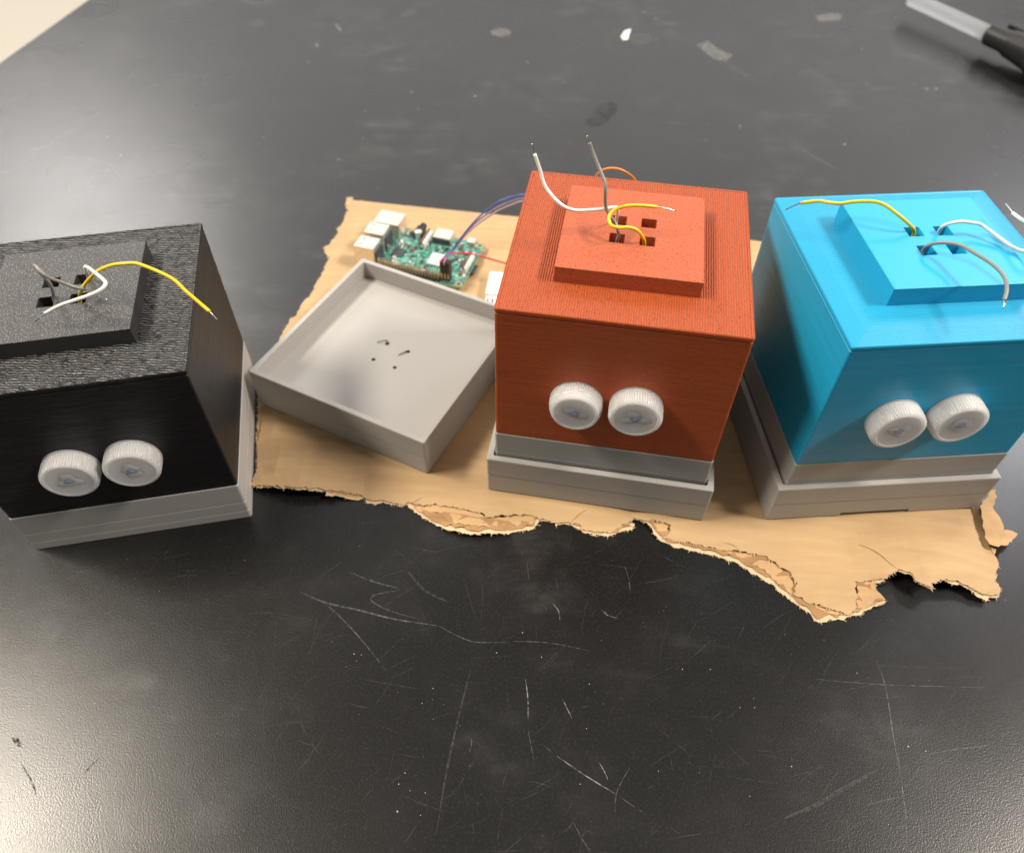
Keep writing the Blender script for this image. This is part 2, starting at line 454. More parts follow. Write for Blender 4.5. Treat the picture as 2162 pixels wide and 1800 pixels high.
def make_tray(loc, rot, label, notch=False):
    t = empty('tray', loc, rot, label, 'tray', 'grey printed trays')
    h = TO
    prof = [(h - .34, 0), (h - .03, 0), (h, .05), (h - .0, 1.47), (h - .012, 1.49), (h - .012, 1.515), (h + .015, 1.54), (h + .015, TH - .05), (h - .03, TH), (h - .31, TH), (h - .34, TH - .04), (h - .34, 0)]
    V, Fc = sq_lathe(prof[:-1], .12, 3)
    w = link('wall', V, Fc, M['grey'], t)
    if notch:
        me = w.data; bm = bmesh.new(); bm.from_mesh(me)
        bmesh.ops.recalc_face_normals(bm, faces=bm.faces); bm.to_mesh(me); bm.free()
        cv, cf = box(-1.98, 2.14, -7.2, -5.5, -.5, .27)
        c = link('cutter', cv, cf, M['grey'], t)
        md = w.modifiers.new('cut', 'BOOLEAN'); md.object = c; md.operation = 'DIFFERENCE'; md.solver = 'EXACT'
        bpy.context.view_layer.update()
        dg = bpy.context.evaluated_depsgraph_get()
        nm = bpy.data.meshes.new_from_object(w.evaluated_get(dg))
        w.modifiers.clear(); w.data = nm
        bpy.data.objects.remove(c)
    q = h - .335
    holes = [[(cx + .14 * math.cos(2 * math.pi * k / 12), cy + .14 * math.sin(2 * math.pi * k / 12)) for k in range(12)] for cx in (-.85, .80) for cy in (-.92, .75)]
    v2, tr = fill([(-q, -q), (q, -q), (q, q), (-q, q)], holes, 4, 4)
    V, Fc = solid(v2, tr, lambda x, y: (x, y, TF), lambda x, y: (x, y, TF - .25))
    link('tray_floor', V, Fc, M['grey'], t)
    return t

def cap_mesh(variant):
    """bottle cap lying on its open end: knurled wall, shoulder, raised rim; axis +z"""
    teeth = 64; n = teeth * 4; rings = []
    if variant == 0:
        prof = [(.0, 1.36, 0), (.06, 1.37, 0), (.08, 1.34, .0), (.24, 1.35, .0), (.26, 1.38, .08), (.80, 1.37, .085), (.90, 1.33, .07), (.96, 1.26, .02), (.99, 1.20, 0), (1.0, 1.14, 0), (.985, 1.10, 0), (.93, 1.09, 0)]
    else:
        prof = [(.0, 1.37, .0), (.05, 1.38, .06), (.38, 1.37, .08), (.42, 1.37, 0), (.47, 1.37, 0), (.50, 1.33, .05), (.62, 1.32, .06), (.66, 1.34, 0), (.70, 1.32, 0), (.73, 1.27, 0), (.90, 1.25, 0), (.97, 1.20, 0), (1.0, 1.13, 0), (.985, 1.06, 0), (.93, 1.04, 0)]
    V, Fc = [], []
    for z, r, kn in prof:
        for k in range(n):
            a = 2 * math.pi * k / n; rr = r - (kn if k % 4 in (2, 3) else 0)
            V.append((rr * math.cos(a), rr * math.sin(a), z))
    m_ = len(prof)
    for i in range(m_ - 1):
        a, b = i * n, ((i + 1) % m_) * n
        for k in range(n):
            k2 = (k + 1) % n; Fc.append((a + k, a + k2, b + k2, b + k))
    Fc.append(tuple(range((m_ - 1) * n, m_ * n))); Fc.append(tuple(range(n))[::-1])     # closed milky body
    return V, Fc
def disc_mesh():
    n = 48; V = [(0, 0, 1.02)]; Fc = []
    for r, z in ((.05, 1.01), (.07, .975), (.45, .975), (1.085, .975)):
        V += [(r * math.cos(2 * math.pi * k / n), r * math.sin(2 * math.pi * k / n), z) for k in range(n)]
    Fc += [(0, 1 + k, 1 + (k + 1) % n) for k in range(n)]
    for i in range(3):
        for k in range(n):
            a = 1 + i * n; b = a + n; Fc.append((a + k, b + k, b + (k + 1) % n, a + (k + 1) % n))
    return V, Fc
def blob_mesh(rx, ry, h, seed, lobes=3, amp=.25):
    rnd = random.Random(seed); ph = rnd.uniform(0, 6); n = 36; V = [(0, 0, h)]; Fc = []
    for j, (s, zz) in enumerate(((.35, .97), (.7, .8), (.9, .5), (1.0, .0))):
        for k in range(n):
            a = 2 * math.pi * k / n; w = 1 + amp * math.cos(lobes * a + ph) + .1 * math.sin(5 * a + ph * 2)
            V.append((rx * s * w * math.cos(a), ry * s * w * math.sin(a), h * zz))
    Fc += [(0, 1 + k, 1 + (k + 1) % n) for k in range(n)]
    for i in range(3):
        for k in range(n):
            a = 1 + i * n; b = a + n; Fc.append((a + k, b + k, b + (k + 1) % n, a + (k + 1) % n))
    return V, Fc

def make_head(loc, rot, shellmat, platemat, label, eyes, warp=0.0, seed=0):
    t = empty('robot_head', loc, rot, label, 'robot head', 'printed box heads with cap eyes')
    # grey base insert
    h = S2
    prof = [(h - .4, 0), (h - .04, 0), (h, .04), (h, .62), (h - .02, .66), (h, .70), (h, 1.46), (h - .025, 1.50), (h, 1.54), (h, IN - .04), (h - .03, IN), (h - .4, IN)]
    V, Fc = sq_lathe(prof, .14, 3, True, .05)
    b = link('base', V, Fc, M['grey'], t)
    fv, ff = box(-h + .39, h - .39, -h + .44, h - .44, .02, .3)
    link('base_plate', fv, ff, M['grey'], b)
    # coloured shell, hollow, open under the raised plate
    h = S2 - .035; z0 = IN + .004; z1 = IN + HS
    prof = [(h - .3, z0), (h - .02, z0), (h, z0 + .03)]
    rnd = random.Random(seed)
    N = 26
    for k in range(1, N):
        prof.append((h + rnd.uniform(-.006, .006), z0 + (HS - .4) * k / N))
    prof += [(h, z1 - .36), (h - .025, z1 - .33), (h - .02, z1 - .25), (h + .015, z1 - .22), (h + .015, z1 - .05), (h - .02, z1), (h - .13, z1), (h - .16, z1 - .03), (h - .9, z1 - .03), (3.2, z1 - .03), (3.2, z1 - .35), (h - .3, z1 - .35)]
    V, Fc = sq_lathe(prof, .13, 3, True, .05)
    if warp:                                 # corners of this print lifted off the bed: its top is crowned
        V = [(x, y, z - warp * max(0, (z - z0) / HS) ** 3 * (.9 * (x / 6) ** 2 + .35 * (y / 6) ** 2 + .5 * (x * y / 36) ** 4)) for x, y, z in V]
    sh = link('shell', V, Fc, shellmat, t)
    # raised plate with four square holes
    g = [-3.5, -1.125, -.375, .375, 1.125, 3.5]; zp0, zp1 = z1 - .16, z1 + .873
    V, Fc = [], []; idx = {}
    for L, z in ((0, zp0), (1, zp1)):
        for i, x in enumerate(g):
            for j, y in enumerate(g):
                idx[(L, i, j)] = len(V); V.append((x, y, z))
    hole = lambda i, j: i in (1, 3) and j in (1, 3)
    for i in range(5):
        for j in range(5):
            if hole(i, j):
                for (a, b2) in (((i, j), (i + 1, j)), ((i + 1, j), (i + 1, j + 1)), ((i + 1, j + 1), (i, j + 1)), ((i, j + 1), (i, j))):
                    Fc.append((idx[(0, *b2)], idx[(0, *a)], idx[(1, *a)], idx[(1, *b2)]))
            else:
                q = [(i, j), (i + 1, j), (i + 1, j + 1), (i, j + 1)]
                Fc.append(tuple(idx[(1, *p)] for p in q)); Fc.append(tuple(idx[(0, *p)] for p in q[::-1]))
    per = [(i, 0) for i in range(5)] + [(5, j) for j in range(5)] + [(i, 5) for i in range(5, 0, -1)] + [(0, j) for j in range(5, 0, -1)]
    for k in range(len(per)):
        a, b2 = per[k], per[(k + 1) % len(per)]
        Fc.append((idx[(0, *a)], idx[(0, *b2)], idx[(1, *b2)], idx[(1, *a)]))
    pl = link('top_plate', V, Fc, platemat, t)
    bev(pl, .035, 2)
    # cap eyes on the front face
    for k, (ex, ez, var, tilt, glue) in enumerate(eyes):
        V, Fc = cap_mesh(var)
        eo = link('eye', V, Fc, M['cap'], t, loc=(ex, -(S2 - .035) + .052 - 0.004, ez))
        eo.rotation_euler = (R(90), 0, R(tilt))
        V, Fc = disc_mesh(); link('eye_disc', V, Fc, M['cap_disc'], eo, smooth=False)
        V, Fc = blob_mesh(*glue[:2], .034, glue[2], glue[3], glue[4]); V = [(x, y, z + .928) for x, y, z in V]; gb = link('glue_blob', V, Fc, M['glue_grey'], eo, smooth=True)
        V, Fc = blob_mesh(.34, .26, .044, glue[2] + 5, 3, .15); V = [(x, y, z + .928) for x, y, z in V]; link('sensor_dome', V, Fc, M['glue_blue'], eo, smooth=True)
    return t

OX, OY, OA = 5.902, 32.064, R(-8.955)
BX, BY, BA = -22.265, 29.438, R(11.702)
LX, LY, LA = 20.746, 31.587, R(4.953)
ZI = CB + TF + .004
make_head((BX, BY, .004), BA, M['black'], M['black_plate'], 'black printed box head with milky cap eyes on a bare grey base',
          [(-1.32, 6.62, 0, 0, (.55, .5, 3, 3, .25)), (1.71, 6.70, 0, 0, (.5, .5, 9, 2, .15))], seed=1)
make_tray((5.913, 31.999, CB), R(-9.271), 'grey plastic tray holding the orange box head')
make_head((OX, OY, ZI), OA, M['orange'], M['orange_plate'], 'orange printed box head with milky cap eyes seated in a grey tray',
          [(-1.70, 6.62, 1, 0, (.6, .35, 4, 2, .3)), (1.34, 6.80, 0, 0, (.62, .42, 1, 3, .38))], seed=2)
make_tray((20.689, 31.687, CB), R(4.724), 'grey plastic tray holding the blue box head, small notch in its front foot', True)
make_head((LX, LY, ZI), LA, M['blue'], M['blue_plate'], 'sky blue printed box head with milky cap eyes seated in a grey tray',
          [(-2.09, 6.72, 0, 0, (.55, .4, 5, 3, .3)), (1.02, 6.92, 0, 0, (.6, .5, 8, 2, .1))], warp=.22, seed=3)
make_tray((-8.022, 36.337, CB), R(-25.968), 'empty grey plastic tray with four small holes in its floor')

# black threads poking from two holes of the empty tray
def tray_pt(lx, ly, z):
    a = R(-25.968); return Vector((-8.022 + lx * math.cos(a) - ly * math.sin(a), 36.337 + lx * math.sin(a) + ly * math.cos(a), z))
zf = CB + TF
for lab, pts in (('short black thread sticking out of a hole in the empty tray, lying straight', [tray_pt(.78, .74, zf - .2), tray_pt(.76, .70, zf + .06), tray_pt(.60, .42, zf + .07), tray_pt(.40, .12, zf + .05)]),
                 ('curled black thread looped round a hole in the empty tray', [tray_pt(-.86, .66, zf - .2), tray_pt(-.8, .72, zf + .08), tray_pt(-.95, .86, zf + .15), tray_pt(-1.1, .8, zf + .13), tray_pt(-1.35, .62, zf + .11), tray_pt(-1.5, .5, zf + .04)])):
    V, Fc = tube(catmull(pts, 6), lambda t: .05 - .03 * t, 6)
    link('thread', V, Fc, M['thread'], label=lab, cat='thread', smooth=True)

# ------------------------------------------------------------------ wires out of the heads
def hole_pt(bx, by, ba, i, j, z):
    lx, ly = (-.75, .75)[i], (-.75, .75)[j]
    return Vector((bx + lx * math.cos(ba) - ly * math.sin(ba), by + lx * math.sin(ba) + ly * math.cos(ba), z))
def wire(start, pts, tip, mat, label, rad=.086, n=8):
    path = catmull([*start, *pts], n)
    V, Fc = tube(path, rad, 12)
    w = link('wire', V, Fc, M[mat], smooth=True, label=label, cat='wire', group='loose wires out of the heads')
    if tip is not None:
        d = (Vector(tip) - path[-1])
        V, Fc = tube(catmull([path[-1] - d.normalized() * .15, path[-1], path[-1] + d * .5 + Vector((0, 0, .02)), Vector(tip)], 4), .032, 8)
        link('bare_tip', V, Fc, M['tin'], w, smooth=True)
    return w
zb = IN + HS + .873
Zb = lambda x, y, dz: at(20 + x / 7.5, 520 + y / 7.5, zb + dz)
Z1 = lambda x, y, dz: at(x / 2.3625, 440 + y / 2.362, zb + dz)
hb = lambda i, j, z: hole_pt(BX, BY, BA, i, j, zb + z)
wire([hb(1, 0, -3.2) + Vector((-.15, 0, 0)), hb(1, 0, -1.2) + Vector((-.2, 0, 0))], [Zb(1115, 850, -.15), Zb(1140, 690, .6), Zb(1270, 510, 1.3), Zb(1420, 380, 1.8), Zb(1620, 300, 2.1), Zb(1820, 275, 2.25), Zb(2060, 285, 2.25), Z1(850, 345, 1.9), Z1(930, 415, 1.5), Z1(1000, 475, 1.1), Z1(1046, 514, .9)], Z1(1083, 555, .7), 'w_yellow', 'yellow wire arching out of the black head over its right edge')
wire([hb(1, 1, -3.2), hb(1, 1, -1.2)], [Zb(1255, 500, .0), Zb(1215, 400, .9), Zb(1200, 325, 1.35), Zb(1260, 345, 1.55), Zb(1350, 415, 1.75), Zb(1500, 540, 1.85), Zb(1520, 605, 1.8), Zb(1440, 690, 1.7), Zb(1250, 780, 1.55), Zb(1000, 865, 1.35), Zb(780, 945, 1.1), Zb(565, 1060, .75)], Zb(410, 1190, .45), 'w_white', 'white wire kinked twice over the top of the black head')
wire([hb(0, 0, -3.2) + Vector((.22, 0, 0)), hb(0, 0, -1.2) + Vector((.24, .05, 0))], [Zb(705, 830, -.1), Zb(690, 720, .4), Zb(640, 590, 1.0), Zb(550, 480, 1.5), Zb(470, 400, 1.8), Zb(395, 310, 2.0), Zb(430, 330, 2.18), Zb(520, 420, 2.05), Zb(620, 490, 1.8), Zb(800, 560, 1.4), Zb(1000, 635, 1.0), Zb(1190, 680, .75)], Zb(1560, 855, .3), 'w_grey', 'grey wire bent into a hairpin above the black head', .085)
zo = ZI + IN + HS + .873
Zo = lambda x, y, dz: at(1180 + x / 7.5, 400 + y / 7.5, zo + dz)
Z3 = lambda x, y, dz: at(1000 + x / 2.0328, 260 + y / 2.0326, zo + dz)
ho = lambda i, j, z: hole_pt(OX, OY, OA, i, j, zo + z)
wire([ho(1, 0, -3), ho(1, 0, -1.2) + Vector((-.15, 0, 0))], [Zo(1355, 870, -.2), Zo(1320, 740, .45), Zo(1230, 640, .8), Zo(1100, 600, .95), Zo(960, 605, 1.0), Zo(850, 580, 1.05), Zo(795, 500, 1.15), Zo(805, 400, 1.3), Zo(900, 315, 1.45), Zo(1050, 265, 1.6), Zo(1250, 250, 1.6), Zo(1555, 275, 1.45)], Zo(1850, 340, 1.2), 'w_yellow', 'yellow wire looped in an S above the orange head')
wire([ho(0, 1, -3), ho(0, 1, -1.2)], [Zo(905, 520, -.1), Zo(925, 400, .7), Zo(925, 300, 1.2), Zo(870, 282, 1.35), Zo(720, 305, 1.4), Zo(500, 325, 1.4), Zo(250, 330, 1.45), Zo(30, 235, 1.7), Z3(310, 275, 2.2), Z3(285, 200, 2.9), Z3(262, 132, 3.6)], Z3(250, 88, 4.1), 'w_white', 'white wire standing up past the back corner of the orange head')
wire([ho(0, 0, -3), ho(0, 0, -1.2) + Vector((.1, 0, 0))], [Zo(920, 830, -.15), Zo(945, 730, .35), Zo(930, 620, .7), Zo(890, 530, .9), Zo(800, 400, 1.15), Zo(745, 280, 1.5), Zo(735, 150, 2.0), Zo(735, 0, 2.5), Z3(562, 250, 2.8), Z3(540, 195, 3.2), Z3(512, 125, 3.8), Z3(497, 84, 4.2)], Z3(487, 54, 4.5), 'w_grey', 'thin grey wire standing up behind the holes of the orange head', .085)
zl = zo
Z4 = lambda x, y, dz: at(1540 + x / 2.3006, 360 + y / 2.3, zl + dz)
Zl = lambda x, y, dz: at(2040 + x / 6.72, 400 + y / 6.72, zl + dz)
hl = lambda i, j, z: hole_pt(LX, LY, LA, i, j, zl + z)
wire([hl(0, 1, -3), hl(0, 1, -1.2)], [Z4(896, 302, -.15), Z4(880, 268, .4), Z4(820, 215, .9), Z4(750, 165, 1.2), Z4(690, 150, 1.2), Z4(600, 152, 1.0), Z4(540, 160, .85), Z4(480, 155, .7), Z4(430, 148, .55), Z4(345, 158, .35)], Z4(275, 190, -.3), 'w_yellow', 'yellow wire lying across the blue head to its back corner')
wire([hl(1, 1, -3), hl(1, 1, -1.2) + Vector((-.2, 0, 0))], [Z4(1015, 300, -.15), Z4(1045, 266, .5), Z4(1120, 248, .8), Z4(1190, 255, .75), Zl(210, 500, .6), Zl(340, 590, .45), Zl(500, 710, .3), Zl(650, 810, .22), Zl(800, 870, .2), Zl(1050, 860, .6), Zl(1200, 750, 1.0), Zl(1120, 590, 1.3), Zl(920, 490, 1.1), Zl(790, 430, 1.0), Zl(660, 335, .9)], Zl(555, 200, .9), 'w_white', 'white wire curling off the far side of the blue head')
wire([hl(0, 0, -3), hl(0, 0, -1.2)], [Z4(940, 388, -.15), Z4(985, 357, .5), Z4(1050, 350, .8), Z4(1120, 362, .95), Zl(0, 830, 1.0), Zl(150, 920, 1.1), Zl(330, 1030, 1.2), Zl(480, 1160, 1.25), Zl(560, 1290, 1.2), Zl(575, 1430, 1.05), Zl(540, 1575, .85)], Zl(528, 1680, .7), 'w_grey', 'grey wire hooking down over the front of the blue head plate')

# ------------------------------------------------------------------ torn cardboard sheet
A5 = lambda x, y: (500 + x / 2.625, 980 + y / 2.625)
A6 = lambda x, y: (1250 + x / 2.3026, 980 + y / 2.3026)
A7 = lambda x, y: (600 + x / 5.827, 400 + y / 5.827)
A8 = lambda x, y: (1900 + x / 5.462, 960 + y / 5.462)
G = lambda px, z=.4: (lambda p: (p.x, p.y))(at(*px, z))
front5 = [(60, 112), (140, 104), (360, 120), (485, 130), (490, 152), (545, 156), (620, 172), (668, 178), (692, 164), (706, 172), (714, 190), (745, 202), (790, 200), (802, 190), (900, 212), (945, 206), (972, 232), (1010, 264), (1090, 312), (1150, 337), (1250, 360), (1340, 369), (1400, 363), (1480, 367), (1560, 352), (1640, 343), (1660, 326), (1675, 288), (1770, 316), (1850, 317), (1900, 342), (1920, 357), (2000, 374)]
front6 = [(0, 326), (100, 331), (150, 311), (205, 296), (210, 273), (186, 266), (206, 249), (240, 259), (265, 262), (285, 285), (310, 325), (340, 356), (400, 381), (500, 406), (620, 432), (710, 462), (800, 521), (890, 571), (920, 606), (1000, 661), (1060, 706), (1100, 752), (1150, 746), (1230, 736), (1310, 716), (1360, 686), (1430, 663), (1436, 640), (1395, 606), (1390, 570), (1440, 545), (1470, 515), (1500, 505), (1560, 516), (1580, 545), (1620, 576), (1660, 590), (1672, 565), (1722, 548), (1800, 571), (1850, 591), (1890, 626), (1930, 646), (1945, 628), (1990, 628), (2000, 600), (1990, 568), (1968, 560), (1982, 500), (1985, 470), (1970, 440), (1950, 400), (1930, 330), (1905, 240), (1890, 180)]
left = [(70, 1540), (130, 1520), (180, 1420), (230, 1330), (310, 1270), (340, 1200), (380, 1100), (430, 1050), (470, 960), (500, 880), (540, 805), (492, 735), (480, 672), (540, 640), (600, 560), (655, 490), (650, 430), (690, 415), (720, 370), (740, 280), (770, 210), (745, 140), (755, 60), (825, 70)]
back = [G((743, 416)), G((920, 434)), G((1100, 452)), G((1350, 477)), G((1596, 502))]
outer = [G(A5(*p)) for p in front5] + [G(A6(*p)) for p in front6] + [(26.6, 33), (25.8, 42), (24.5, 51.2)] + back[::-1] + [G(A7(*p)) for p in left[::-1]] + [(-17.30, 36.0), (-16.74, 33.2), (-16.40, 31.5), (-15.98, 29.5), (-15.68, 28.0)]
top5 = [(60, 108), (140, 100), (360, 114), (485, 124), (560, 132), (640, 150), (690, 156), (720, 180), (800, 186), (900, 204), (945, 200), (1010, 212), (1130, 222), (1260, 246), (1365, 270), (1372, 288), (1500, 276), (1650, 272), (1675, 284), (1770, 312), (1850, 308), (1900, 322), (1910, 345), (2000, 362)]
top6 = [(0, 316), (95, 318), (140, 290), (190, 262), (206, 246), (240, 255), (300, 262), (385, 292), (380, 322), (350, 350), (450, 366), (620, 404), (700, 411), (850, 442), (880, 470), (965, 522), (992, 572), (985, 622), (1040, 656), (1150, 690), (1262, 722), (1285, 700), (1290, 640), (1280, 572), (1330, 556), (1400, 545), (1440, 540), (1470, 512), (1500, 503), (1560, 512), (1580, 543), (1620, 572), (1660, 586), (1672, 562), (1722, 545), (1800, 562), (1850, 585), (1890, 610), (1935, 622), (1990, 622), (1996, 600), (1986, 570), (1964, 560), (1978, 500), (1980, 470), (1966, 440), (1946, 400), (1926, 330), (1901, 240), (1886, 180)]
topl = [G(A5(*p)) for p in top5] + [G(A6(*p)) for p in top6] + [(26.4, 33), (25.6, 42), (24.3, 51.0)] + [(x, y - .06) for x, y in back[::-1]] + [G(A7(p[0] + 16, p[1])) for p in left[::-1]] + [(-17.20, 36.0), (-16.62, 33.2), (-16.28, 31.5), (-15.88, 29.5), (-15.60, 28.0)]
def rag(poly, step, amp, seed, skip=None):
    rnd = random.Random(seed); out = []
    for i, p in enumerate(poly):
        q = poly[(i + 1) % len(poly)]; L = math.hypot(q[0] - p[0], q[1] - p[1]); n = max(1, int(L / step))
        nx, ny = -(q[1] - p[1]) / (L + 1e-9), (q[0] - p[0]) / (L + 1e-9)
        for k in range(n):
            t = k / n; j = (mnoise.noise((p[0] * 3 + t * L * 3.0, p[1] * 3 + seed, 0)) * 2.2 + mnoise.noise((p[0] * 9 + t * L * 9.0, p[1] * 9, seed)) * .9 + rnd.uniform(-.6, .6)) * amp
            x, y = p[0] + (q[0] - p[0]) * t, p[1] + (q[1] - p[1]) * t
            if skip and skip(x, y): j *= .15
            out.append((x + nx * j, y + ny * j))
    return out
isback = lambda x, y: y > 51.0 and x > -13
outer_r = rag(outer, .11, .05, 3, isback); top_r = rag(topl, .11, .06, 5, isback)
LIFT = [(*G((625, 1012)), .70, 4.2), (*G((1960, 1215)), .85, 4.6), (*G((1000, 1112)), .32, 2.8), (*G((1375, 1100)), .2, 1.6), (*G((655, 560)), .3, 3.4)]
def lift(x, y):
    h = 0
    for cx, cy, a, r in LIFT:
        q = ((x - cx) ** 2 + (y - cy) ** 2) / (r * r)
        if q < 1: h += a * (1 - q) ** 2
    return h
from mathutils.kdtree import KDTree
kd = KDTree(len(outer_r))
for i, p in enumerate(outer_r): kd.insert((p[0], p[1], 0), i)
kd.balance()
def crush(x, y):
    """the torn rim is squeezed thin"""
    d = kd.find((x, y, 0))[2]
    t = min(1, d / 1.3); t = t * t * (3 - 2 * t)
    return .22 + .78 * t
def ripple(x, y):
    a = R(-8.5); v = -x * math.sin(a) + y * math.cos(a)
    return .017 * math.sin(v * 2 * math.pi / .8) + .022 * mnoise.noise((x * .2, v * .8, 4))
def curl(x, y, z):
    """bend the sheet up where its torn rim has curled"""
    dz = lift(x, y); d = (Vector((x, y, .4)) - EYE)
    p = EYE + d * ((.4 + dz - CH) / d.z)          # keep its outline where the rim was measured
    return (p.x, p.y, z + dz)
sheet = empty('cardboard_sheet', (4, 36, 0), 0, 'torn brown corrugated cardboard sheet under the orange and blue heads', 'cardboard')
off = Vector((4, 36, 0))
def sheetpart(name, V, Fc, mat, smooth=False):
    return link(name, [(v[0] - off.x, v[1] - off.y, v[2]) for v in V], Fc, mat, sheet, smooth)
v2, tr = fill(outer_r, (), 1.0, 1.0, .2)
V, Fc = solid(v2, tr, lambda x, y: curl(x, y, .05 + .012 * mnoise.noise((x * 2, y * 2, 3))), lambda x, y: curl(x, y, .012))
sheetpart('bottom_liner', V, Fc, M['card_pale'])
# fluted core: its waves run along the sheet; drawn a little inside the rim of the bottom liner
def blend(a, b, t): return a[0] + (b[0] - a[0]) * t, a[1] + (b[1] - a[1]) * t
def shrink(poly, d):
    out = []; n = len(poly); ar = sum(poly[i][0] * poly[(i + 1) % n][1] - poly[(i + 1) % n][0] * poly[i][1] for i in range(n)); sg = 1 if ar > 0 else -1
    for i in range(n):
        p, q = poly[i - 1], poly[(i + 1) % n]; dx, dy = q[0] - p[0], q[1] - p[1]; L = math.hypot(dx, dy) + 1e-9
        out.append((poly[i][0] - sg * dy / L * d, poly[i][1] + sg * dx / L * d))
    return out
core = rag(shrink(outer, .22), .25, .10, 11, isback)
ca, sa = math.cos(R(8.5)), math.sin(R(8.5))
to_f = lambda p: ((p[0] * ca - p[1] * sa) , (p[0] * sa + p[1] * ca))
fr_f = lambda p: (p[0] * ca + p[1] * sa, -p[0] * sa + p[1] * ca)
cf = [to_f(p) for p in core]
v2, tr = fill(cf, (), 1.3, .1, 0)
def core_top(u, v, dz=0):
    x, y = fr_f((u, v)); z = .075 + (.135 + .125 * math.sin(v * 2 * math.pi / .8) + .03 * mnoise.noise((x * .8, y * .8, 9))) * crush(x, y)
    return curl(x, y, z + dz)
V, Fc = solid(v2, tr, lambda u, v: core_top(u, v, .012), lambda u, v: core_top(u, v, -.012))
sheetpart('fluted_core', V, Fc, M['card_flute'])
v2, tr = fill(top_r, (), .8, .15, 0)
ztop = lambda x, y: .09 + (.282 + ripple(x, y)) * crush(x, y) + .02 * (1 - crush(x, y)) * mnoise.noise((x * 2.1, y * 2.1, 1))
V, Fc = solid(v2, tr, lambda x, y: curl(x, y, ztop(x, y)), lambda x, y: curl(x, y, ztop(x, y) - .022))
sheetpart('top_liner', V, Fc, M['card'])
# torn shreds of liner left hanging on the exposed core
def shred(name, pts, z, th, mat, seed, amp=.05, extra=None):
    P = rag([G(p, z) for p in pts], .18, amp, seed)
    v2, tr = fill(P, (), .2, .2, .3)
    f = extra or (lambda x, y: 0)
    V, Fc = solid(v2, tr, lambda x, y: (lambda c: (c[0], c[1], c[2] + f(x, y) + .03 * mnoise.noise((x * 1.7, y * 1.7, seed))))(curl(x, y, .06 + (z - .06) * (crush(x, y) if z < .4 else 1))), lambda x, y: (lambda c: (c[0], c[1], c[2] - th + f(x, y) + .03 * mnoise.noise((x * 1.7, y * 1.7, seed))))(curl(x, y, .06 + (z - .06) * (crush(x, y) if z < .4 else 1))))
    return sheetpart(name, V, Fc, mat)
shred('torn_shred', [A5(*p) for p in [(980, 226), (1130, 226), (1250, 250), (1360, 276), (1380, 296), (1640, 280), (1655, 300), (1630, 330), (1500, 330), (1380, 334), (1210, 322), (1180, 275), (1110, 262), (1020, 258)]], .30, .03, M['card_torn'], 21)
shred('torn_shred', [A6(*p) for p in [(300, 275), (375, 296), (365, 325), (330, 335)]], .28, .03, M['card_torn'], 22)
shred('torn_shred', [A6(*p) for p in [(640, 412), (840, 445), (870, 470), (955, 525), (982, 572), (975, 630), (1030, 668), (1250, 728), (1190, 726), (1060, 688), (950, 610), (900, 560), (820, 500), (720, 445)]], .27, .03, M['card_torn'], 23, .09)
shred('torn_shred', [A6(*p) for p in [(1290, 580), (1390, 560), (1385, 605), (1425, 640), (1350, 680), (1300, 712), (1290, 660)]], .29, .03, M['card_torn'], 24, .09)
shred('torn_shred', [A5(*p) for p in [(492, 146), (600, 160), (668, 172), (690, 160), (690, 170), (668, 182), (545, 160)]], .16, .03, M['card_torn'], 25, .02)
shred('torn_flap', [A8(*p) for p in [(915, 585), (990, 480), (1070, 390), (1105, 400), (1110, 480), (1085, 560), (1080, 650), (1150, 710), (1190, 790), (1200, 860), (1240, 960), (1250, 1030), (1140, 1050), (1040, 1020), (990, 900), (960, 780)]], .62, .05, M['card_torn'], 31, .05, lambda x, y: .07 * math.sin(y * 2.2 + x) + .10 * mnoise.noise((x * 1.3, y * 1.3, 2)))
shred('torn_flap', [A8(*p) for p in [(1180, 850), (1250, 860), (1340, 900), (1335, 950), (1290, 1000), (1230, 1020), (1150, 1000)]], .52, .05, M['card_torn'], 32, .06)
shred('torn_flap', [A8(*p) for p in [(1000, 1000), (1130, 1060), (1110, 1130), (1160, 1210), (1150, 1300), (1110, 1240), (1040, 1100)]], .33, .05, M['card_torn'], 33, .05)

# frayed paper fibres along the torn rims
FV, FF = [], []
rnd = random.Random(77)
for loop, zf_, dens in ((outer_r, .045, .55), (top_r, None, .35)):
    n = len(loop)
    for i in range(n):
        p, q = loop[i], loop[(i + 1) % n]
        if rnd.random() > dens or isback(*p): continue
        dx, dy = q[0] - p[0], q[1] - p[1]; L = math.hypot(dx, dy) + 1e-9
        ang = math.atan2(-dx, dy) + rnd.gauss(0, .7); ln = rnd.uniform(.05, .2) * (1.6 if rnd.random() < .1 else 1); w = rnd.uniform(.012, .035)
        z = (zf_ if zf_ else ztop(*p) - .012); c = Vector(curl(p[0], p[1], z)); d = Vector((math.cos(ang), math.sin(ang), rnd.uniform(-.25, .35))); sd = Vector((-d.y, d.x, 0)).normalized()
        n0 = len(FV); FV += [c - d * .05 + sd * w, c - d * .05 - sd * w, c + d * ln * .6 + sd * w * .7 + Vector((0, 0, .01)), c + d * ln]
        FF += [(n0, n0 + 1, n0 + 3), (n0, n0 + 3, n0 + 2)]
fb = sheetpart('paper_fibre', FV, FF, M['card_pale']); fb['kind'] = 'stuff'
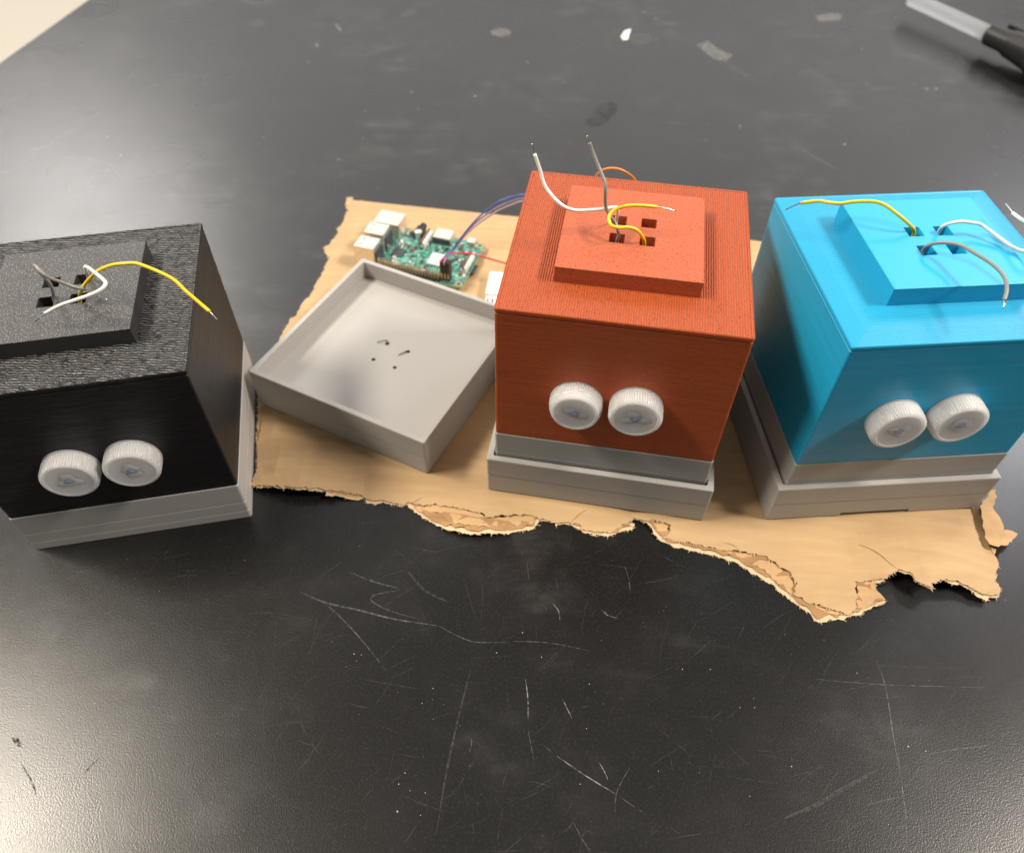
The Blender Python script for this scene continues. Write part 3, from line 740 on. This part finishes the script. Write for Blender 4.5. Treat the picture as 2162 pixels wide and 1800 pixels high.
# cracks and creases pressed into the top liner
def crease(pts, w, mat='card_crack'):
    P = catmull([at(*p, .4) for p in pts], 6); V = []; n = len(P) - 1
    for i, p in enumerate(P):
        d = (P[min(i + 1, n)] - P[max(i - 1, 0)]).normalized(); sd = Vector((-d.y, d.x, 0)); ww = w * (1 - abs(2 * i / n - 1) ** 2) * (1 + .5 * mnoise.noise(p * 2)) + .004
        c = Vector(curl(p.x, p.y, ztop(p.x, p.y) + .006)); V += [c + sd * ww, c - sd * ww]
    sheetpart('crease', V, [(2 * i, 2 * i + 1, 2 * i + 3, 2 * i + 2) for i in range(n)], M[mat])
crease([A6(*p) for p in [(1250, 380), (1330, 400), (1400, 435), (1440, 465), (1490, 495)]], .035)
crease([A6(*p) for p in [(1885, 215), (1905, 290), (1935, 370), (1962, 430)]], .06)
crease([A6(*p) for p in [(640, 375), (690, 390), (720, 415)]], .02)
crease([A6(*p) for p in [(280, 262), (300, 258), (320, 266)]], .02)
crease([A5(*p) for p in [(960, 205), (1000, 190), (1030, 178)]], .02)
crease([A5(*p) for p in [(1850, 312), (1900, 270), (1950, 245)]], .02)
crease([(552, 868), (550, 890), (546, 905), (542, 925)], .09)

# ------------------------------------------------------------------ small circuit board
PX, PY, PA = -7.172, 48.672, R(-16.846)
zc = .70
pi = empty('circuit_board', (PX, PY, .405), PA, 'green single board computer with metal ports lying on the cardboard', 'circuit board')
dz = zc - .405
rp = ring_pts(4.25, 2.8, .3, 4)
holes = [[(cx + .14 * math.cos(2 * math.pi * k / 14), cy + .14 * math.sin(2 * math.pi * k / 14)) for k in range(14)] for cx in (3.9, -1.9) for cy in (-2.45, 2.45)]
v2, tr = fill(rp, holes, 2, 2)
V, Fc = solid(v2, tr, lambda x, y: (x, y, dz + .15), lambda x, y: (x, y, dz))
b_ = link('board', V, Fc, M['pcb'], pi)
for p in b_.data.polygons: p.material_index = 0
b_.data.materials.append(M['pcb_edge'])
for p in b_.data.polygons:
    if abs(p.normal.z) < .5: p.material_index = 1
for cx in (3.9, -1.9):
    for cy in (-2.45, 2.45):
        V, Fc = [], []
        for k in range(16):
            a = 2 * math.pi * k / 16
            for r in (.15, .30): V.append((cx + r * math.cos(a), cy + r * math.sin(a), dz + .156))
        Fc = [(2 * k, 2 * k + 1, (2 * k + 3) % 32, (2 * k + 2) % 32) for k in range(16)]
        link('mounting_pad', V, Fc, M['gold'], b_)
T_ = dz + .15
def comp(name, bx_, mat, bw=.03, parent=pi):
    V, Fc = boxes(bx_) if isinstance(bx_, list) else box(*bx_)
    o = link(name, V, Fc, M[mat], parent); 
    if bw: bev(o, bw, 1)
    return o
comp('underside_connector', (-3.6, -2.6, -.8, .9, .0, dz - .002), 'black_abs')
comp('underside_connector', (2.0, 3.0, -1.2, .4, .0, dz - .002), 'black_abs')
eth = comp('ethernet_port', (-4.5, -2.38, 1.22, 2.82, T_, T_ + 1.36), 'nickel', .05)
comp('port_opening', (-4.515, -4.40, 1.40, 2.64, T_ + .25, T_ + 1.15), 'black_abs', 0, eth)
for yy in (-2.42, -.58):
    u = comp('usb_port', (-4.5, -2.85, yy, yy + 1.38, T_, T_ + 1.58), 'nickel', .05)
    comp('port_opening', [(-4.515, -4.4, yy + .12, yy + 1.26, T_ + .15, T_ + .7), (-4.515, -4.4, yy + .12, yy + 1.26, T_ + .9, T_ + 1.45)], 'black_abs', 0, u)
    comp('spring_slot', [(-4.1, -3.97, yy + .3, yy + .4, T_ + 1.57, T_ + 1.59), (-4.1, -3.97, yy + .95, yy + 1.05, T_ + 1.57, T_ + 1.59)], 'black_abs', 0, u)
    comp('side_spring', (-4.25, -4.0, yy - .035, yy + .01, T_ + 1.0, T_ + 1.2), 'nickel', 0, u)
    V, Fc = cyl(-2.66, yy + .25, T_, T_ + .5, .13, 14); link('port_foot', V, Fc, M['nickel'], u)
    comp('port_back', (-2.86, -2.72, yy + .1, yy + 1.28, T_, T_ + 1.2), 'chip', 0, u)
au = comp('audio_jack', (-1.45, -.75, 1.75, 2.85, T_, T_ + .55), 'black_abs', .06)
V, Fc = merge([([(x, z, y) for x, y, z in cyl(0, 0, 0, .35, .28, 18)[0]], cyl(0, 0, 0, .35, .28, 18)[1])])
link('jack_barrel', [(x - 1.1, y + 2.84, z + T_ + .3) for x, y, z in V], Fc, M['black_abs'], au)
V, Fc = cyl(-1.05, 1.95, T_ + .02, T_ + .62, .30, 22); cpo = link('capacitor', V, Fc, M['nickel'], pi); bev(cpo, .05, 2)
csi = comp('camera_connector', (-.42, -.08, .75, 2.55, T_, T_ + .50), 'white_abs')
comp('latch', (-.44, -.28, .72, 2.58, T_ + .35, T_ + .62), 'brown_abs', .02, csi)
hd = comp('hdmi_port', (.22, 1.72, 1.72, 2.92, T_ + .03, T_ + .62), 'nickel', .06)
comp('port_opening', (.3, 1.64, 2.9, 2.935, T_ + .15, T_ + .5), 'black_abs', 0, hd)
comp('port_back', (.25, 1.69, 1.62, 1.74, T_, T_ + .5), 'chip', 0, hd)
comp('power_port', (2.80, 3.55, 2.32, 2.92, T_ + .02, T_ + .29), 'nickel', .06)
comp('network_chip', (-2.3, -1.35, -.85, .10, T_, T_ + .11), 'chip', .02)
comp('processor', (.72, 2.02, -.98, .42, T_, T_ + .14), 'lid_metal', .06)
dsi = comp('display_connector', (3.75, 4.05, -1.15, .95, T_, T_ + .48), 'white_abs')
comp('latch', (3.72, 3.86, -1.18, .98, T_ + .3, T_ + .56), 'brown_abs', .02, dsi)
comp('memory_card', (3.1, 4.52, -.75, .35, dz - .16, dz - .06), 'chip', .02)
hdr = comp('pin_header', (-3.62 + 1.0, 2.5 + 0.0, -2.72, -2.22, T_, T_ + .25), 'black_abs', .02)
for i in range(20):
    for j in range(2):
        x = -3.49 + 1.0 + i * .254; y = -2.60 + j * .254
        if x > 2.45: continue
        V, Fc = box(x - .033, x + .033, y - .033, y + .033, T_ + .2, T_ + .86)
        link('pin', V, Fc, M['gold'], hdr)
rnd = random.Random(4)
sm = []
for k in range(190):
    x, y = rnd.uniform(-2.4, 4.0), rnd.uniform(-2.0, 2.4); w, l, h = rnd.choice([(.05, .1, .05), (.08, .05, .05), (.12, .16, .08), (.06, .12, .06)])
    if .5 < x < 2.2 and -1.15 < y < .6 or .1 < x < 1.9 and y > 1.5 or -2.5 < x < -1.2 and -1 < y < .3: continue
    sm.append((x - w, x + w, y - l, y + l, T_ + .001, T_ + h))
V, Fc = boxes(sm); cs = link('surface_component', V, Fc, M['chip'], pi, mats=[M['chip'], M['lid_metal'], M['brown_abs']]); cs['kind'] = 'stuff'
for i, p in enumerate(cs.data.polygons): p.material_index = (i // 6 * 7) % 3
# plug housings on the header end
plug = comp('plug_housing', [(2.60 + i * .254, 2.845 + i * .254, -2.75 + j * .254, -2.505 + j * .254, T_ + .26, T_ + 1.95) for i in range(3) for j in range(2)], 'black_abs', .015)
comp('plug_window', [(2.68 + i * .254, 2.76 + i * .254, -2.758, -2.74, T_ + .5, T_ + .95) for i in range(3)], 'gold', 0, plug)
def board_pt(lx, ly, z): return Vector((PX + lx * math.cos(PA) - ly * math.sin(PA), PY + lx * math.sin(PA) + ly * math.cos(PA), .405 + z))
Z7 = lambda x, y, z: at(700 + x / 5.25, 400 + y / 5.25, z)
def lead(mat, label, pts, rad=.065):
    V, Fc = tube(catmull(pts, 8), rad, 10)
    link('jumper_lead', V, Fc, M[mat], smooth=True, label=label, cat='wire', group='leads plugged into the circuit board')
p0 = lambda i, j: [board_pt(2.72 + i * .254, -2.63 + j * .254, T_ + 1.5), board_pt(2.72 + i * .254, -2.63 + j * .254, T_ + 2.0)]
lead('w_blue', 'blue lead rising from the circuit board plug to behind the orange head', p0(0, 1) + [Z7(1335, 680, 2.9), Z7(1440, 530, 4.0), Z7(1590, 350, 5.2), Z7(1750, 205, 6.2), Z7(1900, 115, 6.9), Z7(2100, 62, 7.2), Z7(2300, 60, 6.6), Z7(2480, 130, 5.2)])
lead('w_purple', 'dark purple lead curving from the circuit board plug to behind the orange head', p0(1, 1) + [Z7(1345, 670, 2.85), Z7(1480, 490, 4.0), Z7(1620, 350, 4.9), Z7(1790, 230, 5.7), Z7(1950, 150, 6.2), Z7(2120, 100, 6.4), Z7(2320, 100, 6.0), Z7(2480, 170, 4.8)])
lead('w_mauve', 'mauve grey lead, lowest of those curving up from the circuit board plug', p0(1, 0) + [Z7(1340, 690, 2.75), Z7(1470, 520, 3.7), Z7(1640, 370, 4.5), Z7(1820, 250, 5.2), Z7(1970, 180, 5.6), Z7(2120, 130, 5.8), Z7(2320, 140, 5.4), Z7(2480, 200, 4.4)])
lead('w_red', 'red lead running level from the circuit board plug to behind the orange head', p0(0, 0) + [Z7(1300, 722, 2.75), Z7(1400, 705, 2.85), Z7(1550, 712, 2.7), Z7(1700, 752, 2.3), Z7(1930, 818, 1.9), Z7(2100, 850, 1.6)])
zz = 13.6
lead('w_orange', 'pale orange wire looping up behind the back edge of the orange head', [Z3(520, 330, -6.0), Z3(520, 250, -3.2), Z3(535, 215, -1.7), Z3(570, 197, -1.2), Z3(615, 196, -1.1), Z3(660, 215, -1.4), Z3(690, 242, -2.0), Z3(715, 290, -3.5), Z3(725, 350, -6.0)], .075)

# white plastic block beside the board, half hidden by the orange head
wb = empty('white_plug_block', (-1.25, 44.6, .405), R(-6), 'small white plastic plug block between the circuit board and the orange head', 'plug')
comp('upper_block', (-.75, .9, -1.0, 1.6, 0, .85), 'white_abs', .06, wb)
comp('lower_block', (-.68, .9, -2.9, -1.04, 0, .72), 'white_abs', .06, wb)
comp('block_slot', [(-.55 + .35 * i, -.40 + .35 * i, -2.6, -1.4, .715, .728) for i in range(4)], 'brown_abs', 0, wb)

# ------------------------------------------------------------------ marker at the far right
mr = at(1931, 1, 1.9); mr2 = at(2100, 78, 1.9)
ax = (mr2 - mr); ax.z = 0; ax.normalize()
mk = empty('marker', (mr.x, mr.y, 0), math.atan2(ax.y, ax.x), 'marker with milky tube end and black clipped grip on the bench', 'marker')
def along(profile, seg=28):
    V, Fc = [], []
    for x, r in profile:
        V += [(x, r * math.cos(2 * math.pi * k / seg), 1.92 + r * math.sin(2 * math.pi * k / seg)) for k in range(seg)]
    for i in range(len(profile) - 1):
        for k in range(seg):
            k2 = (k + 1) % seg; Fc.append((i * seg + k, i * seg + k2, (i + 1) * seg + k2, (i + 1) * seg + k))
    Fc.append(tuple(range(seg))[::-1]); n = (len(profile) - 1) * seg; Fc.append(tuple(range(n, n + seg)))
    return V, Fc
V, Fc = along([(-.6, .60), (-.55, .72), (-.4, .79), (5, .80), (11.2, .81)]); link('tube', V, Fc, M['pen_tube'], mk, smooth=False)
V, Fc = along([(10.3, .84), (10.35, 1.02), (10.5, 1.10), (12.4, 1.10), (12.5, 1.16), (12.9, 1.16), (13.0, 1.32), (14.2, 1.45), (16, 1.70), (16.4, 1.90), (24, 1.90), (24.5, 1.6)]); link('grip', V, Fc, M['pen_black'], mk, smooth=False)
V, Fc = box(11.3, 18, 1.15, 1.7, 2.35, 3.15); c_ = link('clip', V, Fc, M['pen_black'], mk); bev(c_, .15, 3)
V, Fc = box(14.4, 15.4, .7, 1.5, 2.0, 2.8); link('clip_bridge', V, Fc, M['pen_black'], mk)

# ------------------------------------------------------------------ wear on the bench top
T1 = lambda x, y: (x / 1.9426, y / 1.9426)
T2 = lambda x, y: (1081 + x / 1.9426, y / 1.9426)
T3 = lambda x, y: (x / 1.9426, 1160 + y / 1.9426)
T4 = lambda x, y: (1081 + x / 1.9426, 1160 + y / 1.9426)
lay = [.006]
def mark(name, pts, w, mat, taper=True):
    """a shallow scratch: ribbon w photo pixels wide lying on the bench"""
    lay[0] += .00035
    P = [at(*p, 0) for p in pts]
    if len(P) > 2: P = catmull(P, 6)
    V, Fc = [], []
    n = len(P) - 1
    for i, p in enumerate(P):
        d = (P[min(i + 1, n)] - P[max(i - 1, 0)]).normalized(); s = Vector((-d.y, d.x, 0))
        ww = .8 * w * (p - EYE).length / F * .5 * ((1 - abs(2 * i / n - 1) ** 3 * .8) if taper else 1) * (1 + .3 * mnoise.noise(p * 3))
        V += [(p + s * ww + Vector((0, 0, lay[0]))), (p - s * ww + Vector((0, 0, lay[0])))]
    Fc = [(2 * i, 2 * i + 1, 2 * i + 3, 2 * i + 2) for i in range(n)]
    link(name, V, Fc, M[mat], table)
def patch(name, pts, mat, seed=1, amp=.03):
    lay[0] += .00035
    P = rag([(lambda q: (q.x, q.y))(at(*p, 0)) for p in pts], .15, amp, seed)
    v2, tr = fill(P, (), 3, 3)
    V = [(x, y, lay[0]) for x, y in v2]; link(name, V, [tuple(t) for t in tr], M[mat], table)
def ellipse(c, rx, ry, rot=0, n=18):
    return [(c[0] + rx * math.cos(2 * math.pi * k / n) * math.cos(R(rot)) - ry * math.sin(2 * math.pi * k / n) * math.sin(R(rot)), c[1] + rx * math.cos(2 * math.pi * k / n) * math.sin(R(rot)) + ry * math.sin(2 * math.pi * k / n) * math.cos(R(rot))) for k in range(n)]
for f, pts, w, mt in (
    (T3, [(1235, 175), (1330, 215), (1480, 250), (1620, 285), (1800, 312)], 4.5, 'scratch'), (T3, [(1800, 312), (1870, 350), (1950, 378), (2090, 380)], 2.2, 'scratch'),
    (T3, [(1330, 215), (1420, 300), (1500, 390), (1580, 492)], 2.4, 'scratch'), (T3, [(1670, 85), (1740, 165), (1840, 215)], 6, 'scuff'),
    (T3, [(1640, 165), (1540, 185), (1525, 210), (1600, 250), (1720, 285)], 2.2, 'scratch'), (T3, [(1430, 90), (1530, 130), (1640, 160)], 2.4, 'scratch'),
    (T3, [(0, 215), (200, 150), (430, 55)], 2.6, 'scuff'), (T3, [(380, 300), (480, 240), (610, 185)], 2.2, 'scuff'), (T3, [(1055, 298), (1000, 385)], 1.6, 'scratch'),
    (T3, [(1308, 335), (1265, 430)], 2.0, 'scratch'), (T3, [(770, 60), (775, 180)], 2.2, 'scuff'), (T3, [(500, 103), (640, 88)], 1.5, 'scratch'), (T3, [(730, 85), (850, 88)], 1.5, 'scratch'),
    (T3, [(330, 372), (380, 374)], 1.8, 'scratch'), (T3, [(980, 270), (1080, 258), (1180, 270), (1250, 285)], 1.6, 'scuff'), (T3, [(1620, 0), (1690, 55)], 2.4, 'scratch'),
    (T3, [(1480, 530), (1620, 555), (1730, 572)], 2.0, 'scuff'), (T3, [(1660, 160), (1730, 215)], 4, 'scuff'), (T3, [(1930, 490), (1880, 690), (1830, 920), (1790, 1160)], 5, 'scuff'),
    (T3, [(1925, 760), (1935, 790), (1925, 830)], 1.8, 'scratch'), (T3, [(1630, 840), (1660, 900)], 1.6, 'scratch'), (T3, [(2060, 1060), (2040, 1190)], 7, 'scuff'),
    (T4, [(62, 50), (68, 120)], 2.0, 'scratch_hi'), (T4, [(90, 170), (96, 260)], 1.8, 'scratch'), (T4, [(98, 300), (100, 365)], 1.8, 'scratch'), (T4, [(126, 222), (142, 248)], 2.0, 'scratch_hi'), (T4, [(168, 222), (190, 250), (197, 288)], 2.2, 'scratch_hi'),
    (T4, [(364, 242), (390, 268), (430, 280)], 2.2, 'scratch_hi'), (T4, [(460, 60), (478, 120), (486, 180)], 1.7, 'scratch'), (T4, [(0, 375), (150, 382), (310, 412)], 1.8, 'scratch'),
    (T4, [(55, 528), (65, 610), (66, 695)], 2.4, 'scratch_hi'), (T4, [(66, 740), (78, 800), (90, 865)], 1.4, 'scratch'), (T4, [(207, 612), (228, 655), (246, 692)], 2.4, 'scratch_hi'),
    (T4, [(122, 795), (160, 828)], 2.2, 'scratch_hi'), (T4, [(183, 845), (300, 925), (428, 1003)], 2.6, 'scratch_hi'), (T4, [(450, 1018), (504, 1056)], 2.6, 'scratch_hi'), (T4, [(520, 1065), (550, 1087)], 2.4, 'scratch_hi'),
    (T4, [(357, 872), (378, 908), (394, 944)], 2.2, 'scratch_hi'), (T4, [(482, 895), (450, 950), (428, 1000), (422, 1078)], 1.6, 'scratch'), (T4, [(500, 820), (495, 860)], 1.6, 'scratch'),
    (T4, [(252, 1118), (285, 1180), (322, 1240)], 1.9, 'scratch'), (T4, [(190, 1172), (245, 1130)], 6, 'scuff'), (T4, [(632, 1130), (690, 1165)], 2.0, 'scratch'),
    (T4, [(1470, 378), (1485, 430)], 1.8, 'scratch'), (T4, [(1494, 450), (1525, 540), (1545, 640), (1562, 760), (1585, 880), (1600, 985), (1614, 1100), (1615, 1240)], 2.6, 'scratch'),
    (T4, [(1240, 530), (1400, 545), (1560, 555), (1730, 560), (1940, 566)], 1.8, 'scratch'), (T4, [(1420, 470), (1700, 484), (1890, 488)], 1.3, 'scuff'),
    (T4, [(1115, 1100), (1240, 1050), (1350, 985), (1495, 905)], 9, 'scuff'), (T4, [(1700, 838), (1830, 818), (1975, 800)], 1.8, 'scratch'), (T4, [(1672, 888), (1640, 940), (1606, 978)], 1.6, 'scratch'), (T4, [(1460, 1045), (1520, 1028), (1600, 1012)], 1.8, 'scratch'),
    (T4, [(1680, 890), (1820, 890)], 1.3, 'scuff'), (T4, [(1570, 940), (1575, 965)], 1.6, 'scratch'), (T4, [(850, 935), (930, 925)], 2.0, 'scuff'), (T4, [(1060, 780), (1068, 900)], 1.4, 'scuff'), (T4, [(1145, 850), (1150, 868)], 3, 'scratch_hi'),
    (T4, [(2010, 358), (2100, 345)], 1.8, 'scratch'), (T4, [(1150, 930), (1280, 890)], 8, 'scuff'),
    (T1, [(200, 330), (280, 260), (385, 175)], 2.2, 'scuff'), (T2, [(380, 255), (440, 235), (510, 205)], 5, 'scuff'), (T2, [(870, 255), (940, 300), (1010, 340)], 9, 'scuff'), (T2, [(1150, 590), (1250, 650), (1340, 700)], 9, 'scuff')):
    mark('scratch', [f(*p) for p in pts], w, mt)
patch('residue_patch', [T2(*p) for p in [(757, 186), (802, 170), (850, 205), (905, 228), (880, 252), (835, 246), (790, 215)]], 'residue', 2)
patch('residue_patch', [T2(*p) for p in [(1243, 68), (1300, 58), (1350, 60), (1345, 82), (1300, 88), (1260, 90)]], 'residue', 3)
patch('residue_patch', ellipse(T2(528, 160), 25, 13), 'scuff', 4)
patch('residue_patch', ellipse(T1(1055, 98), 18, 8), 'scuff', 5)
patch('residue_patch', ellipse(T1(1300, 187), 4, 4), 'residue', 6)
patch('residue_patch', ellipse(T1(2055, 135), 21, 9), 'residue', 8)
patch('residue_patch', ellipse(T1(1680, 55), 18, 7, -20), 'scuff', 9)
patch('residue_patch', [T1(1372, 100), T1(1382, 98), T1(1402, 122), T1(1396, 134)], 'residue', 10)
patch('paint_fleck', [T2(446, 152), T2(462, 128), T2(488, 120), T2(482, 140), T2(474, 164), T2(455, 166)], 'paint', 11, .02)
patch('dark_smear', ellipse(T2(370, 470), 38, 18, -35), 'dark_haze', 13, .1)
patch('dark_smear', [T3(*p) for p in [(48, 768), (70, 770), (96, 808), (80, 808), (60, 790)]], 'dark_mark', 14)
mark('hair', [T3(342, 920), T3(375, 885), T3(414, 848)], 3.0, 'dark_mark')
mark('dark_smear', [T3(90, 880), T3(130, 950), T3(150, 1010)], 3.5, 'dark_mark')
# a web of faint hairline scratches
lay[0] += .0004
HV, HF = [], []
rnd = random.Random(31)
for k in range(420):
    u, v = rnd.uniform(0, 2162), 1050 + 750 * rnd.random() if rnd.random() < .8 else rnd.uniform(0, 1800)
    a = rnd.gauss(R(150), .6); L = rnd.uniform(15, 120); b2 = rnd.uniform(-.25, .25)
    pts = [at(u + L * t * math.cos(a + b2 * t), v + L * t * math.sin(a + b2 * t)) for t in (0, .33, .66, 1)]
    if pts[0].x < -48 or any(inside((p.x, p.y), outer) for p in pts): continue
    w = rnd.uniform(.25, .6) * (pts[0] - EYE).length / F; n0 = len(HV)
    for i, p in enumerate(pts):
        d = (pts[min(i + 1, 3)] - pts[max(i - 1, 0)]).normalized(); sd = Vector((-d.y, d.x, 0)) * w * (.3 if i in (0, 3) else 1)
        HV += [p + sd + Vector((0, 0, lay[0])), p - sd + Vector((0, 0, lay[0]))]
    HF += [(n0 + 2 * i, n0 + 2 * i + 1, n0 + 2 * i + 3, n0 + 2 * i + 2) for i in range(3)]
link('hairline_scratch', HV, HF, M['hairline'], table, kind='stuff')
# grit and dust lying on the bench
spk = [(T3, 1452, 427, 3), (T3, 1630, 1072, 4), (T3, 1635, 960, 2.6), (T3, 1661, 915, 2.4), (T3, 1681, 987, 2), (T3, 1744, 996, 2.2), (T3, 1725, 1088, 2), (T3, 1776, 568, 2), (T3, 1731, 629, 2), (T3, 2037, 422, 2.6), (T3, 1482, 430, 2),
       (T4, 43, 340, 2.6), (T4, 121, 440, 2.4), (T4, 699, 490, 2.6), (T4, 813, 490, 2.4), (T4, 317, 550, 2.2), (T4, 305, 732, 2), (T4, 1625, 806, 4), (T4, 1697, 825, 2.4), (T4, 1146, 888, 2.4), (T4, 935, 647, 2), (T4, 995, 647, 2), (T4, 1415, 505, 2), (T4, 600, 907, 2), (T4, 280, 960, 2), (T4, 975, 1010, 2.2),
       (T1, 495, 637, 4), (T1, 440, 562, 4), (T1, 1390, 654, 3.4), (T1, 1948, 395, 4), (T1, 1498, 456, 2.8), (T1, 1265, 255, 3), (T1, 1715, 447, 2.4), (T1, 1793, 427, 2.4), (T1, 1490, 567, 2.4), (T1, 1688, 378, 3),
       (T2, 64, 258, 3.4), (T2, 214, 338, 2.6), (T2, 935, 518, 3.4), (T2, 795, 574, 2.6), (T2, 1364, 592, 4.4), (T2, 1435, 202, 2.8), (T2, 1255, 150, 2.4), (T2, 1372, 160, 2), (T2, 1455, 346, 2.8), (T2, 1700, 365, 4), (T2, 1740, 365, 4), (T2, 1650, 342, 2.6), (T2, 1573, 75, 2.6), (T2, 592, 162, 3), (T2, 540, 52, 3.4), (T2, 590, 78, 3.4), (T2, 1986, 717, 2.4), (T2, 807, 510, 2)]
rnd = random.Random(12); parts = []
def grit(p, r):
    n = 7; a0 = rnd.uniform(0, 6); V = [(p.x + r * rnd.uniform(.6, 1.1) * math.cos(a0 + 2 * math.pi * k / n), p.y + r * rnd.uniform(.6, 1.1) * math.sin(a0 + 2 * math.pi * k / n), .003) for k in range(n)] + [(p.x, p.y, .003 + r * .5)]
    return V, [(k, (k + 1) % n, n) for k in range(n)]
for f, x, y, r in spk:
    p = at(*f(x, y), 0); parts.append(grit(p, r * .5 * (p - EYE).length / F))
for k in range(330):
    u, v = rnd.uniform(0, 2162), rnd.uniform(0, 1800); p = at(u, v, 0)
    if p.x < -50 or inside((p.x, p.y), outer): continue
    parts.append(grit(p, rnd.uniform(.25, .75) * (p - EYE).length / F))
V, Fc = merge(parts)
link('dust_speck', V, Fc, M['speck'], table, kind='stuff')
